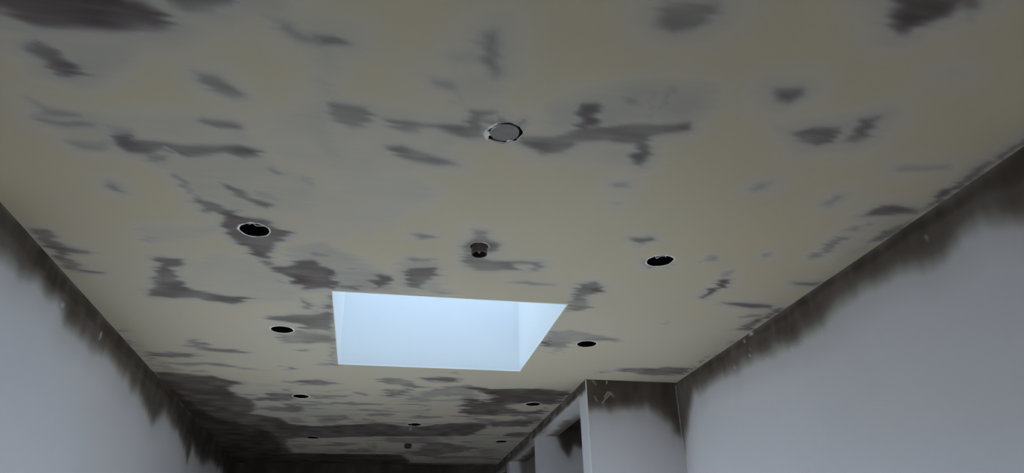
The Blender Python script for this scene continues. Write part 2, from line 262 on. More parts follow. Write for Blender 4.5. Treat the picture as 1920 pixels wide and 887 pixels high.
RIGHT_WALL_SCUFFS = [[(2.666,2.541),(2.692,2.506)], [(2.383,2.457),(2.364,2.395)], [(2.838,2.514),(2.824,2.480)], [(2.551,2.457),(2.573,2.419)], [(1.806,2.465),(1.806,2.446)], [(1.625,2.555),(1.627,2.538)], [(1.600,2.542),(1.597,2.523)], [(1.748,2.489),(1.738,2.489)], [(1.889,2.396),(1.886,2.304)], [(1.828,2.364),(1.830,2.335)], [(2.715,2.581),(2.628,2.595)], [(2.282,2.436),(2.291,2.336)], [(2.168,2.459),(2.177,2.382)], [(2.653,2.419),(2.643,2.348)]]
PIER_SCUFFS = [[(1.581,2.587),(1.579,2.137)], [(1.163,2.478),(1.201,2.521),(1.219,2.533)], [(1.208,2.538),(1.229,2.513)], [(1.125,2.510),(1.137,2.485)], [(1.180,2.512),(1.202,2.540)], [(1.117,2.597),(1.138,2.572)], [(1.195,2.594),(1.197,2.585)]]
CEILING_SCUFFS = [[(1.579,1.276),(1.579,1.446),(1.578,1.607)], [(-0.551,1.574),(-0.539,1.589)], [(-0.527,1.603),(-0.520,1.617)], [(-0.197,2.425),(-0.171,2.446)]]

# ------------------------------------------------------------------ helpers
def link(name, me, mat=None, parent=None, kind=None, label=None, cat=None, group=None):
    o = bpy.data.objects.new(name, me)
    COL.objects.link(o)
    if mat is not None and me is not None:
        me.materials.append(mat)
    if parent is not None:
        o.parent = parent
    for k, v in (('kind', kind), ('label', label), ('category', cat), ('group', group)):
        if v:
            o[k] = v
    return o

def mesh(name, v, f, smooth=False):
    me = bpy.data.meshes.new(name)
    me.from_pydata(v, [], f)
    me.update()
    if smooth:
        me.polygons.foreach_set('use_smooth', [True] * len(me.polygons))
    return me

def box_data(x0, x1, y0, y1, z0, z1):
    v = [(x, y, z) for z in (z0, z1) for y in (y0, y1) for x in (x0, x1)]
    f = [(0, 2, 3, 1), (4, 5, 7, 6), (0, 1, 5, 4), (2, 6, 7, 3), (0, 4, 6, 2), (1, 3, 7, 5)]
    return v, f

def boxes(name, lst):
    V, F = [], []
    for b in lst:
        v, f = box_data(*b)
        k = len(V)
        V += v
        F += [tuple(i + k for i in q) for q in f]
    return mesh(name, V, F)

def lathe(name, prof, n=40, smooth=True):
    V, F = [], []
    for r, z in prof:
        for i in range(n):
            a = 2 * math.pi * i / n
            V.append((r * math.cos(a), r * math.sin(a), z))
    for j in range(len(prof) - 1):
        for i in range(n):
            F.append((j * n + i, j * n + (i + 1) % n, (j + 1) * n + (i + 1) % n, (j + 1) * n + i))
    return mesh(name, V, F, smooth)

def tube(name, pts, r, n=8):
    V, F = [], []
    P = [Vector(p) for p in pts]
    for i, p in enumerate(P):
        t = (P[min(i + 1, len(P) - 1)] - P[max(i - 1, 0)]).normalized()
        a = t.cross(Vector((0.3, 0.2, 1.0)))
        if a.length < 1e-3:
            a = t.cross(Vector((1, 0, 0)))
        a.normalize()
        b = t.cross(a)
        for k in range(n):
            g = 2 * math.pi * k / n
            V.append(tuple(p + a * (r * math.cos(g)) + b * (r * math.sin(g))))
    for i in range(len(P) - 1):
        for k in range(n):
            F.append((i * n + k, i * n + (k + 1) % n, (i + 1) * n + (k + 1) % n, (i + 1) * n + k))
    F.append(tuple(range(n))[::-1])
    F.append(tuple((len(P) - 1) * n + k for k in range(n)))
    return mesh(name, V, F, True)

# ---- numpy noise and stain fields
_rs = np.random.RandomState(7)
_LAT = _rs.rand(256, 256)

def vnoise(x, y):
    xi, yi = np.floor(x).astype(int), np.floor(y).astype(int)
    fx, fy = x - xi, y - yi
    fx, fy = fx * fx * (3 - 2 * fx), fy * fy * (3 - 2 * fy)
    a, b = _LAT[xi & 255, yi & 255], _LAT[(xi + 1) & 255, yi & 255]
    c, d = _LAT[xi & 255, (yi + 1) & 255], _LAT[(xi + 1) & 255, (yi + 1) & 255]
    return (a * (1 - fx) + b * fx) * (1 - fy) + (c * (1 - fx) + d * fx) * fy

def sdf(px, py, poly):
    """signed distance to a polygon, positive inside"""
    d = np.full(px.shape, 1e9)
    ins = np.zeros(px.shape, bool)
    n = len(poly)
    for i in range(n):
        ax, ay = poly[i]
        bx, by = poly[(i + 1) % n]
        ex, ey = bx - ax, by - ay
        l2 = ex * ex + ey * ey + 1e-12
        t = np.clip(((px - ax) * ex + (py - ay) * ey) / l2, 0, 1)
        d = np.minimum(d, (px - ax - t * ex) ** 2 + (py - ay - t * ey) ** 2)
        if abs(ey) > 1e-9:
            ins ^= ((ay > py) != (by > py)) & (px < ex * (py - ay) / ey + ax)
    d = np.sqrt(d)
    return np.where(ins, d, -d)

def sstep(a, b, x):
    t = np.clip((x - a) / (b - a), 0, 1)
    return t * t * (3 - 2 * t)

def stain(field, u, v, uw, vw, poly, inten, soft, grain, halo=False, reach=3.2):
    P = np.array(poly)
    pad = soft * (3.3 if halo else 1) + 0.09
    k = np.nonzero((u > P[:, 0].min() - pad) & (u < P[:, 0].max() + pad) &
                   (v > P[:, 1].min() - pad) & (v < P[:, 1].max() + pad))[0]
    if len(k) == 0:
        return
    d = sdf(uw[k], vw[k], poly)
    s = sstep(-soft, 0.5 * soft, d)
    if halo and inten > 0.36:
        field[k] = np.maximum(field[k], 0.42 * inten * sstep(-reach * soft, 0.5 * soft, d))
    if inten < 0:
        field[k] *= 1 - 0.85 * s
    else:
        field[k] = np.maximum(field[k], inten * s * (0.94 + 0.14 * grain[k]))

def scuff_field(u, v, lines, r):
    f = np.zeros(u.shape)
    for L in lines:
        for (ax, ay), (bx, by) in zip(L[:-1], L[1:]):
            ex, ey = bx - ax, by - ay
            k = np.nonzero((u > min(ax, bx) - .05) & (u < max(ax, bx) + .05) & (v > min(ay, by) - .05) & (v < max(ay, by) + .05))[0]
            if len(k) == 0:
                continue
            t = np.clip(((u[k] - ax) * ex + (v[k] - ay) * ey) / (ex * ex + ey * ey + 1e-12), 0, 1)
            d = np.hypot(u[k] - ax - t * ex, v[k] - ay - t * ey)
            brk = 0.45 + 0.55 * vnoise(u[k] * 170, v[k] * 170)
            f[k] = np.maximum(f[k], sstep(r, 0.2 * r, d) * brk)
    return f

def set_attr(me, name, val):
    a = me.attributes.new(name, 'FLOAT', 'POINT')
    a.data.foreach_set('value', np.ascontiguousarray(val, dtype=np.float32))

# ------------------------------------------------------------------ materials
def new_mat(name):
    m = bpy.data.materials.new(name)
    m.use_nodes = True
    nt = m.node_tree
    return m, nt, nt.nodes['Principled BSDF'], nt.nodes.new

def simple(name, col, rough=0.6, metal=0.0, noise=0.0, scale=40):
    m, nt, b, new = new_mat(name)
    b.inputs['Roughness'].default_value = rough
    b.inputs['Metallic'].default_value = metal
    if noise:
        tc = new('ShaderNodeTexCoord')
        n = new('ShaderNodeTexNoise')
        n.inputs['Scale'].default_value = scale
        n.inputs['Detail'].default_value = 5
        nt.links.new(tc.outputs['Object'], n.inputs['Vector'])
        r = new('ShaderNodeValToRGB')
        r.color_ramp.elements[0].position = 0.3
        r.color_ramp.elements[1].position = 0.7
        r.color_ramp.elements[0].color = (*[c * (1 - noise) for c in col], 1)
        r.color_ramp.elements[1].color = (*[min(1, c * (1 + noise)) for c in col], 1)
        nt.links.new(n.outputs['Fac'], r.inputs['Fac'])
        nt.links.new(r.outputs['Color'], b.inputs['Base Color'])
    else:
        b.inputs['Base Color'].default_value = (*col, 1)
    return m

def plaster(name, stops, scuff_col, streak_scale, streak_amt=0.2, offset=0.0):
    """Fresh plaster: the 'damp' point attribute plus fine trowel streaks pick the colour."""
    m, nt, b, new = new_mat(name)
    L = nt.links.new
    tc = new('ShaderNodeTexCoord')
    at = new('ShaderNodeAttribute')
    at.attribute_name = 'damp'  # on the ceiling it also holds the painted depth tone and shade wedge
    mp = new('ShaderNodeMapping')
    mp.inputs['Scale'].default_value = streak_scale
    L(tc.outputs['Object'], mp.inputs['Vector'])
    n1 = new('ShaderNodeTexNoise')
    n1.inputs['Scale'].default_value = 1.0
    n1.inputs['Detail'].default_value = 4
    L(mp.outputs['Vector'], n1.inputs['Vector'])
    n2 = new('ShaderNodeTexNoise')
    n2.inputs['Scale'].default_value = 1.7
    n2.inputs['Detail'].default_value = 3
    L(tc.outputs['Object'], n2.inputs['Vector'])
    # streak amplitude grows where the plaster is half dry
    amp = new('ShaderNodeMath'); amp.operation = 'MULTIPLY_ADD'
    amp.inputs[1].default_value = streak_amt * 1.6
    amp.inputs[2].default_value = streak_amt * 0.25
    L(at.outputs['Fac'], amp.inputs[0])
    c1 = new('ShaderNodeMath'); c1.operation = 'SUBTRACT'; c1.inputs[1].default_value = 0.5
    L(n1.outputs['Fac'], c1.inputs[0])
    ml = new('ShaderNodeMath'); ml.operation = 'MULTIPLY'
    L(c1.outputs[0], ml.inputs[0]); L(amp.outputs[0], ml.inputs[1])
    ad = new('ShaderNodeMath'); ad.operation = 'ADD'
    L(at.outputs['Fac'], ad.inputs[0]); L(ml.outputs[0], ad.inputs[1])
    c2 = new('ShaderNodeMath'); c2.operation = 'MULTIPLY_ADD'
    c2.inputs[1].default_value = 0.22; c2.inputs[2].default_value = -0.11 + offset
    L(n2.outputs['Fac'], c2.inputs[0])
    ad2 = new('ShaderNodeMath'); ad2.operation = 'ADD'; ad2.use_clamp = True
    L(ad.outputs[0], ad2.inputs[0]); L(c2.outputs[0], ad2.inputs[1])
    rp = new('ShaderNodeValToRGB')
    cr = rp.color_ramp
    while len(cr.elements) < len(stops):
        cr.elements.new(0.5)
    for e, (p, c) in zip(cr.elements, stops):
        e.position = p
        e.color = (*c, 1)
    L(ad2.outputs[0], rp.inputs['Fac'])
    sa = new('ShaderNodeAttribute'); sa.attribute_name = 'scuff'
    mx = new('ShaderNodeMix'); mx.data_type = 'RGBA'
    mx.inputs['B'].default_value = (*scuff_col, 1)
    L(sa.outputs['Fac'], mx.inputs['Factor'])
    L(rp.outputs['Color'], mx.inputs['A'])
    L(mx.outputs['Result'], b.inputs['Base Color'])
    b.inputs['Roughness'].default_value = 0.85
    b.inputs['Specular IOR Level'].default_value = 0.25
    n3 = new('ShaderNodeTexNoise'); n3.inputs['Scale'].default_value = 90; n3.inputs['Detail'].default_value = 4
    L(tc.outputs['Object'], n3.inputs['Vector'])
    bp = new('ShaderNodeBump'); bp.inputs['Strength'].default_value = 0.06; bp.inputs['Distance'].default_value = 0.003
    L(n3.outputs['Fac'], bp.inputs['Height'])
    L(bp.outputs['Normal'], b.inputs['Normal'])
    return m

M_CEIL = plaster('ceiling_plaster',
    [(0.0, (.500, .412, .298)), (0.16, (.490, .420, .344)), (0.36, (.385, .345, .312)), (0.50, (.270, .232, .216)),
     (0.64, (.170, .138, .132)), (0.82, (.088, .063, .060)), (1.0, (.038, .027, .024))],
    (.62, .60, .56), (6.0, 45.0, 6.0), 0.085)
WALL_STOPS = [(0.0, (.605, .562, .592)), (0.22, (.515, .472, .485)), (0.45, (.30, .27, .255)), (0.65, (.155, .125, .112)),
     (0.85, (.085, .063, .050)), (1.0, (.045, .034, .026))]
M_WALL = plaster('wall_plaster', WALL_STOPS, (.55, .53, .50), (13.0, 13.0, 5.0), 0.10)
M_RIM = simple('torn_board_edge', (.80, .76, .72), 0.9, 0, 0.25, 90)
M_VOID = simple('ceiling_void', (.03, .028, .026), 0.95)
M_WHITE = simple('white_reveal_paint', (.86, .87, .88), 0.6, 0, 0.01, 3)
M_BEAD = simple('white_edge_bead', (.93, .93, .93), 0.45)
M_FRAME = simple('grey_window_frame', (.30, .31, .32), 0.4)
M_FLOOR = simple('dusty_screed_floor', (.46, .39, .30), 0.85, 0, 0.12, 3)
M_GROUND = simple('pale_paving', (.40, .38, .35), 0.9, 0, 0.1, 2)
M_STEEL = simple('dull_brown_metal', (.135, .108, .088), 0.55, 0.4, 0.25, 120)
M_STEEL_DARK = simple('dark_cup_inside', (.018, .014, .013), 0.7)
M_STEEL_TIP = simple('sprinkler_tip_metal', (.34, .30, .29), 0.4, 0.6)
M_CABLE = simple('grey_cable_sheath', (.55, .54, .56), 0.5)
M_WIRE = simple('pale_wire', (.62, .62, .62), 0.5)
M_DISC = simple('damp_plaster_disc', (.215, .182, .176), 0.85, 0, 0.08, 60)

def glass(name, tint):
    m = bpy.data.materials.new(name)
    m.use_nodes = True
    nt = m.node_tree
    nt.nodes.remove(nt.nodes['Principled BSDF'])
    out = nt.nodes['Material Output']
    t = nt.nodes.new('ShaderNodeBsdfTransparent'); t.inputs['Color'].default_value = (*tint, 1)
    g = nt.nodes.new('ShaderNodeBsdfGlossy'); g.inputs['Roughness'].default_value = 0.05
    mx = nt.nodes.new('ShaderNodeMixShader')
    mx.inputs[0].default_value = 0.05
    nt.links.new(t.outputs[0], mx.inputs[1])
    nt.links.new(g.outputs[0], mx.inputs[2])
    nt.links.new(mx.outputs[0], out.inputs['Surface'])
    return m

M_GLASS = glass('clear_glass', (.92, .95, .95))
M_OPAL = glass('tinted_rooflight_glass', (.268, .283, .297))

# ------------------------------------------------------------------ ceiling
R_HOLE = 0.0435
HOLES = [(-0.388, 1.998, R_HOLE), (0.918, 2.016, R_HOLE), (-0.390, 2.901, R_HOLE), (0.923, 2.904, R_HOLE),
         (-0.390, 4.001, R_HOLE), (0.924, 4.022, R_HOLE), (0.276, 4.645, R_HOLE), (-0.390, 5.138, R_HOLE),
         (0.938, 5.142, R_HOLE)]
BIG = (0.2665, 1.3770, 0.0425)
SPR = [(0.300, 2.003, 0.0300), (0.275, 5.290, 0.0300)]
random.seed(5)

def ragged(cx, cy, r, n, amp, seed):
    rnd = random.Random(seed)
    ph = [rnd.uniform(0, 6.28) for _ in range(4)]
    out = []
    for i in range(n):
        a = 2 * math.pi * i / n
        k = 1 + amp * (0.5 * math.sin(2 * a + ph[0]) + 0.35 * math.sin(5 * a + ph[1]) + 0.35 * math.sin(9 * a + ph[2]) + rnd.uniform(-.4, .4))
        out.append((cx + r * k * math.cos(a), cy + r * k * math.sin(a)))
    return out

hole_polys = [ragged(x, y, r, 40, 0.03, 11 + i) for i, (x, y, r) in enumerate(HOLES)]
# one cutout has a nicked edge
def nick(poly, ang, dr, w):
    c = [sum(p[0] for p in poly) / len(poly), sum(p[1] for p in poly) / len(poly)]
    out = []
    for x, y in poly:
        a = math.atan2(y - c[1], x - c[0])
        d = abs((a - ang + math.pi) % (2 * math.pi) - math.pi)
        k = 1 + dr * max(0, 1 - d / w)
        out.append((c[0] + (x - c[0]) * k, c[1] + (y - c[1]) * k))
    return out
hole_polys[1] = nick(hole_polys[1], -0.55, 0.10, 0.22)
hole_polys[2] = nick(hole_polys[2], 0.25, 0.10, 0.35)
big_poly = nick(ragged(BIG[0], BIG[1], BIG[2], 56, 0.05, 3), 2.75, 0.22, 0.7)
spr_polys = [ragged(x, y, r, 32, 0.03, 31 + i) for i, (x, y, r) in enumerate(SPR)]
ALL_HOLES = hole_polys + [big_poly] + spr_polys

STEP = 0.01
xs = np.unique(np.round(np.concatenate([np.arange(XL, XR, STEP), [XR, XP, SKY[0], SKY[1]]]), 4))
ys = np.unique(np.round(np.concatenate([np.arange(YB, 0.6, 0.1), np.arange(0.6, YE, STEP), [YE, YN, SKY[2], SKY[3]]]), 4))
def thin(a, keep):
    out = [a[0]]
    for v in a[1:]:
        if v - out[-1] < 0.004:
            if any(abs(v - k) < 1e-4 for k in keep):
                out[-1] = v
            continue
        out.append(v)
    return np.array(out)
xs = thin(xs, [XR, XP, SKY[0], SKY[1]])
ys = thin(ys, [YE, YN, SKY[2], SKY[3]])
nx, ny = len(xs), len(ys)
gx, gy = np.meshgrid(xs, ys)
cellx = (xs[:-1] + xs[1:]) / 2
celly = (ys[:-1] + ys[1:]) / 2
CX, CY = np.meshgrid(cellx, celly)
keep = np.ones(CX.shape, bool)
keep &= ~((CX > SKY[0]) & (CX < SKY[1]) & (CY > SKY[2]) & (CY < SKY[3]))
keep &= ~((CX > XP) & (CY > YN))
V2 = [(float(a), float(b)) for a, b in zip(gx.ravel(), gy.ravel())]
F2 = []
for poly in ALL_HOLES:
    P = np.array(poly)
    i0 = np.searchsorted(xs, P[:, 0].min() - 0.008) - 1
    i1 = np.searchsorted(xs, P[:, 0].max() + 0.008)
    j0 = np.searchsorted(ys, P[:, 1].min() - 0.008) - 1
    j1 = np.searchsorted(ys, P[:, 1].max() + 0.008)
    keep[j0:j1, i0:i1] = False
    ring = [(j0, i) for i in range(i0, i1)] + [(j, i1) for j in range(j0, j1)] + \
           [(j1, i) for i in range(i1, i0, -1)] + [(j, i0) for j in range(j1, j0, -1)]
    pts = [Vector((xs[i], ys[j])) for j, i in ring] + [Vector(p) for p in poly]
    nr, nh = len(ring), len(poly)
    edges = [(k, (k + 1) % nr) for k in range(nr)] + [(nr + k, nr + (k + 1) % nh) for k in range(nh)]
    vo, eo, fo, ov, oe, of = delaunay_2d_cdt(pts, edges, [], 0, 1e-6)
    base = len(V2)
    V2 += [(p.x, p.y) for p in vo]
    for f in fo:
        cxy = np.mean([[vo[k].x, vo[k].y] for k in f], axis=0)
        if sdf(np.array([cxy[0]]), np.array([cxy[1]]), poly)[0] < 0:
            F2.append(tuple(base + k for k in f)[::-1])
jj, ii = np.nonzero(keep)
idx = jj * nx + ii
quads = np.stack([idx, idx + nx, idx + nx + 1, idx + 1], 1)
F2 = [tuple(int(k) for k in q) for q in quads] + F2
used = np.unique(np.concatenate([np.array(f) for f in ([quads.ravel()] + [list(f) for f in F2[len(quads):]])]))
remap = -np.ones(len(V2), int)
remap[used] = np.arange(len(used))
P2 = np.array(V2)[used]
F2 = [tuple(int(remap[k]) for k in f) for f in F2]
me = mesh('ceiling', [(float(a), float(b), CZ) for a, b in P2], F2)

U, Vv = P2[:, 0], P2[:, 1]
def warp(u, v, amt):
    fray = (vnoise(u * 7 + 3, v * 75 + 9) - .5) + 0.6 * (vnoise(u * 16 + 40, v * 150 + 7) - .5)
    wob = (vnoise(u * 22 + 60, v * 22 + 70) - .5)
    return u + amt * (2.2 * fray + 0.8 * wob), v + amt * 0.7 * (vnoise(u * 24 + 90, v * 30 + 20) - .5)
far = sstep(1.5, 4.5, Vv)
amt = 0.011 + 0.035 * far
UW, VW = warp(U, Vv, amt)
grain = 0.45 * (vnoise(U * 9 + 5, Vv * 80 + 3) * 2 - 1) + 0.95 * (vnoise(U * 14 + 15, Vv * 14 + 43) * 2 - 1)
# greyer tone with depth, painting in the cooler light further in
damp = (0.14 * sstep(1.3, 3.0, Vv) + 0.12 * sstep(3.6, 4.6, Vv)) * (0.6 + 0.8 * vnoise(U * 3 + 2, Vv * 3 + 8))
for inten, poly in CEILING_DAMP_SHADE:
    yc = sum(p[1] for p in poly) / len(poly)
    soft = 0.046 if yc < 1.25 else (0.034 if yc < 1.7 else (0.028 if yc < 2.6 else 0.028))
    if inten >= 0.79:
        soft = 0.05
    if 0 <= inten < 0.36:
        soft *= 2.2
    if inten >= 0.79:
        stain(damp, U, Vv, U + 0.35 * (UW - U), VW, poly, inten, soft, grain, True)
    else:
        stain(damp, U, Vv, UW, VW, poly, inten * 1.07 if inten > 0.4 else inten, soft, grain, True)
# thin half-dry trowel streaks in the far part of the ceiling
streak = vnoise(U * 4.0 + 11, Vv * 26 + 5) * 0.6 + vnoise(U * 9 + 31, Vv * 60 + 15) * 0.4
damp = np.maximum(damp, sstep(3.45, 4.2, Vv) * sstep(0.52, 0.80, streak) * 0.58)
set_attr(me, 'damp', damp)
set_attr(me, 'scuff', 0.7 * scuff_field(U, Vv, CEILING_SCUFFS, 0.006))
ceiling = link('ceiling', me, M_CEIL, None, 'structure', 'fresh plaster ceiling with patchy dark damp marks')

def rim(poly, out_w, seed, depth=0.018):
    """Torn plasterboard lip around a cutout: thin uneven collar plus the cut wall of the board."""
    rnd = random.Random(seed)
    n = len(poly)
    c = (sum(p[0] for p in poly) / n, sum(p[1] for p in poly) / n)
    V, F = [], []
    wv = [out_w * rnd.uniform(0.05, 1.0) ** 1.3 * 1.7 for _ in range(n)]
    wv = [(0.4 * wv[i - 1] + wv[i] + 0.4 * wv[(i + 1) % n]) / 1.8 for i in range(n)]
    for k in range(4):
        for i, (x, y) in enumerate(poly):
            d = math.hypot(x - c[0], y - c[1])
            ux, uy = (x - c[0]) / d, (y - c[1]) / d
            if k == 0: q, z = wv[i], 0.0004
            elif k == 1: q, z = wv[i] * 0.45, -0.0016
            elif k == 2: q, z = -0.0004, -0.0009
            else: q, z = 0.0015, 0.0015
            V.append((x + ux * q, y + uy * q, CZ + z))
    for k in range(3):
        for i in range(n):
            j = (i + 1) % n
            F.append((k * n + i, k * n + j, (k + 1) * n + j, (k + 1) * n + i))
    return mesh('cutout_rim', V, F)

RIMW = [.0060, .0052, .0056, .0052, .0060, .0070, .0040, .0020, .0020]
for i, p in enumerate(hole_polys):
    link('cutout_rim', rim(p, RIMW[i], 50 + i), M_RIM, ceiling)
for i, p in enumerate(spr_polys):
    link('cutout_rim', rim(p, .0035 if i == 0 else .001, 70 + i), M_RIM, ceiling)
link('cutout_rim', rim(big_poly, .0016, 90), M_RIM, ceiling)

# roof build-up over the ceiling void, open only at the rooflight
x0, x1, y0, y1 = SKY
T = 0.02
RB = [(XL - .3, x0 - T, YB - .3, YE + .3, ROOF, ROOF + .1), (x1 + T, 2.6, YB - .3, YE + .3, ROOF, ROOF + .1),
      (x0 - T, x1 + T, YB - .3, y0 - T, ROOF, ROOF + .1), (x0 - T, x1 + T, y1 + T, YE + .3, ROOF, ROOF + .1)]
link('roof_deck', boxes('roof_deck', RB), M_VOID, None, 'structure')

# ------------------------------------------------------------------ rooflight (window_1)
win = link('window_1', None, None, None, 'structure', 'bright square rooflight in a deep white plastered shaft')
win.location = (0, 0, 0)
zt = CZ + SKY_H
for b in ((x0 - T, x0, y0 - T, y1 + T, CZ + .0005, zt), (x1, x1 + T, y0 - T, y1 + T, CZ + .0005, zt),
          (x0, x1, y0 - T, y0, CZ + .0005, zt), (x0, x1, y1, y1 + T, CZ + .0005, zt)):
    link('reveal_panel', boxes('reveal_panel', [b]), M_WHITE, win)
e, h = 0.002, 0.001
for b in ((x0 - e, x0 + .002, y0 - e, y1 + e, CZ - h, CZ + .006), (x1 - .002, x1 + e, y0 - e, y1 + e, CZ - h, CZ + .006),
          (x0 + .002, x1 - .002, y0 - e, y0 + .002, CZ - h, CZ + .006), (x0 + .002, x1 - .002, y1 - .002, y1 + e, CZ - h, CZ + .006)):
    link('edge_bead', boxes('edge_bead', [b]), M_BEAD, win)
fw = 0.03
link('frame', boxes('frame', [(x0 - T, x0, y0 - T, y1 + T, zt, zt + fw), (x1, x1 + T, y0 - T, y1 + T, zt, zt + fw),
          (x0, x1, y0 - T, y0, zt, zt + fw), (x0, x1, y1, y1 + T, zt, zt + fw)]), M_WHITE, win)
link('glass_pane', boxes('glass_pane', [(x0 - .002, x1 + .002, y0 - .002, y1 + .002, zt + .02, zt + .026)]), M_OPAL, win)
portal('rooflight_portal', ((x0 + x1) / 2, (y0 + y1) / 2, zt + fw + .01), (0, 0, 0), x1 - x0, y1 - y0)

# ------------------------------------------------------------------ walls
def wall_grid(name, axis, const, u0_, u1_, z0, z1, thick, su, sz, damps, scuffs, fray, mat, label, holes=(), base=0.0):
    """A wall face as a fine grid carrying the damp field, plus a slab behind it.
    axis 0: plane x=const, u is y;  axis 1: plane y=const, u is x."""
    us = np.arange(u0_, u1_, su); us = np.append(us, u1_)
    zs = np.arange(z0, z1, sz); zs = np.append(zs, z1)
    for a, b, c, d in holes:
        us = np.append(us, [a, b]); zs = np.append(zs, [c, d])
    us, zs = np.unique(np.round(us, 4)), np.unique(np.round(zs, 4))
    gu, gz = np.meshgrid(us, zs)
    u, z = gu.ravel(), gz.ravel()
    n = len(us)
    V = [((const, float(a), float(b)) if axis == 0 else (float(a), const, float(b))) for a, b in zip(u, z)]
    cu, cz = np.meshgrid((us[:-1] + us[1:]) / 2, (zs[:-1] + zs[1:]) / 2)
    k = np.ones(cu.shape, bool)
    for a, b, c, d in holes:
        k &= ~((cu > a) & (cu < b) & (cz > c) & (cz < d))
    jj, ii = np.nonzero(k)
    q = jj * n + ii
    F = [tuple(int(t) for t in r) for r in np.stack([q, q + 1, q + n + 1, q + n], 1)]
    me = mesh(name, V, F)
    damp = np.full(len(u), base)
    zw = z + fray * (0.55 * (vnoise(u * 42 + 4, z * 9) - .5) + 2.3 * (vnoise(u * 11 + 80, z * 8 + 9) - .5))
    uw = u + fray * 0.6 * (vnoise(u * 20 + 33, z * 20 + 12) - .5)
    gr = 0.6 * (vnoise(u * 12 + 8, z * 10 + 2) * 2 - 1) + 0.4 * (vnoise(u * 40 + 8, z * 14 + 2) * 2 - 1)
    for inten, soft, poly in damps:
        stain(damp, u, z, uw, zw, poly, inten, soft * 1.5, gr, True, 1.8)
    set_attr(me, 'damp', damp)
    set_attr(me, 'scuff', scuff_field(u, z, scuffs, 0.004))
    return link(name, me, mat, None, 'structure', label)

def backing(name, bxs, parent):
    return link(name, boxes(name, bxs), M_VOID, parent)

W2 = (2.5, 3.7, 0.0, 1.80)          # added garden doors in the left wall, unseen, for daylight (y0 y1 z0 z1)
W3 = (2.2, 3.3, 0.0, 1.80)          # added garden doors in the right wall, unseen, for daylight
W4 = (-0.15, 0.65, 1.6, 2.1)        # added high window in the back wall, unseen, to light the pier (x0 x1 z0 z1)
wl = wall_grid('wall_left', 0, XL, YB, YE, 0, ROOF, .2, .015, .015, LEFT_WALL_DAMP, LEFT_WALL_SCUFFS, .012, M_WALL,
               'grey plastered wall with a dark damp band under the ceiling', [W2])
wr = wall_grid('wall_right', 0, XR, YB, YN + .02, 0, ROOF, .2, .012, .012, RIGHT_WALL_DAMP, RIGHT_WALL_SCUFFS, .013, M_WALL,
               'grey plastered wall with streaky brown damp band and pale scuffs', [W3])
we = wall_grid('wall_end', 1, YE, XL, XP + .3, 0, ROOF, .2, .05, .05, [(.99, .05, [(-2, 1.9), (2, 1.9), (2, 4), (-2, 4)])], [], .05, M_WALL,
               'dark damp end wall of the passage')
wb = wall_grid('wall_back', 1, YB, XL, XR, 0, ROOF, .2, .1, .1, [], [], .03, M_WALL, None, [W4])
# outer leaves so no daylight leaks past the thin faces
backing('wall_core', [(XL - .12, XL - .002, YB - .1, W2[0], -.05, ROOF), (XL - .12, XL - .002, W2[1], YE + .1, -.05, ROOF),
                      (XL - .12, XL - .002, W2[0], W2[1], W2[3], ROOF)], wl)
backing('wall_core', [(XR + .002, XR + .12, YB - .1, W3[0], -.05, ROOF), (XR + .002, XR + .12, W3[1], YN + .135, -.05, ROOF),
                      (XR + .002, XR + .12, W3[0], W3[1], W3[3], ROOF)], wr)
backing('wall_core', [(XL - .1, 2.5, YE + .002, YE + .1, -.05, ROOF)], we)
backing('wall_core', [(XL - .1, W4[0], YB - .1, YB - .002, -.05, ROOF), (W4[1], XR + .1, YB - .1, YB - .002, -.05, ROOF),
                      (W4[0], W4[1], YB - .1, YB - .002, W4[3], ROOF), (W4[0], W4[1], YB - .1, YB - .002, -.05, W4[2])], wb)

# pier that narrows the room: damp front face, bright return face
def plain_damp(me, fn):
    n = len(me.vertices)
    co = np.empty(n * 3, np.float32)
    me.vertices.foreach_get('co', co)
    co = co.reshape(-1, 3)
    set_attr(me, 'damp', fn(co[:, 0], co[:, 1], co[:, 2]))
    set_attr(me, 'scuff', np.zeros(n))

def sub_boxes(name, lst, cut, fn, mat, parent=None, kind=None, label=None):
    """boxes diced into a fine surface so a damp field can sit on them"""
    bm = bmesh.new()
    for b in lst:
        x0, x1, y0, y1, z0, z1 = b
        for ax, lo in ((0, x0), (0, x1), (1, y0), (1, y1), (2, z0), (2, z1)):
            rng = [(x0, x1), (y0, y1), (z0, z1)]
            o = [k for k in range(3) if k != ax]
            A = np.linspace(*rng[o[0]], max(2, int((rng[o[0]][1] - rng[o[0]][0]) / cut) + 2))
            B = np.linspace(*rng[o[1]], max(2, int((rng[o[1]][1] - rng[o[1]][0]) / cut) + 2))
            vs_ = []
            for bb in B:
                row = []
                for aa in A:
                    p = [0, 0, 0]
                    p[ax] = lo; p[o[0]] = aa; p[o[1]] = bb
                    row.append(bm.verts.new(p))
                vs_.append(row)
            for j in range(len(B) - 1):
                for i in range(len(A) - 1):
                    bm.faces.new((vs_[j][i], vs_[j][i + 1], vs_[j + 1][i + 1], vs_[j + 1][i]))
    me = bpy.data.meshes.new(name)
    bm.to_mesh(me)
    bm.free()
    plain_damp(me, fn)
    return link(name, me, mat, parent, kind, label)

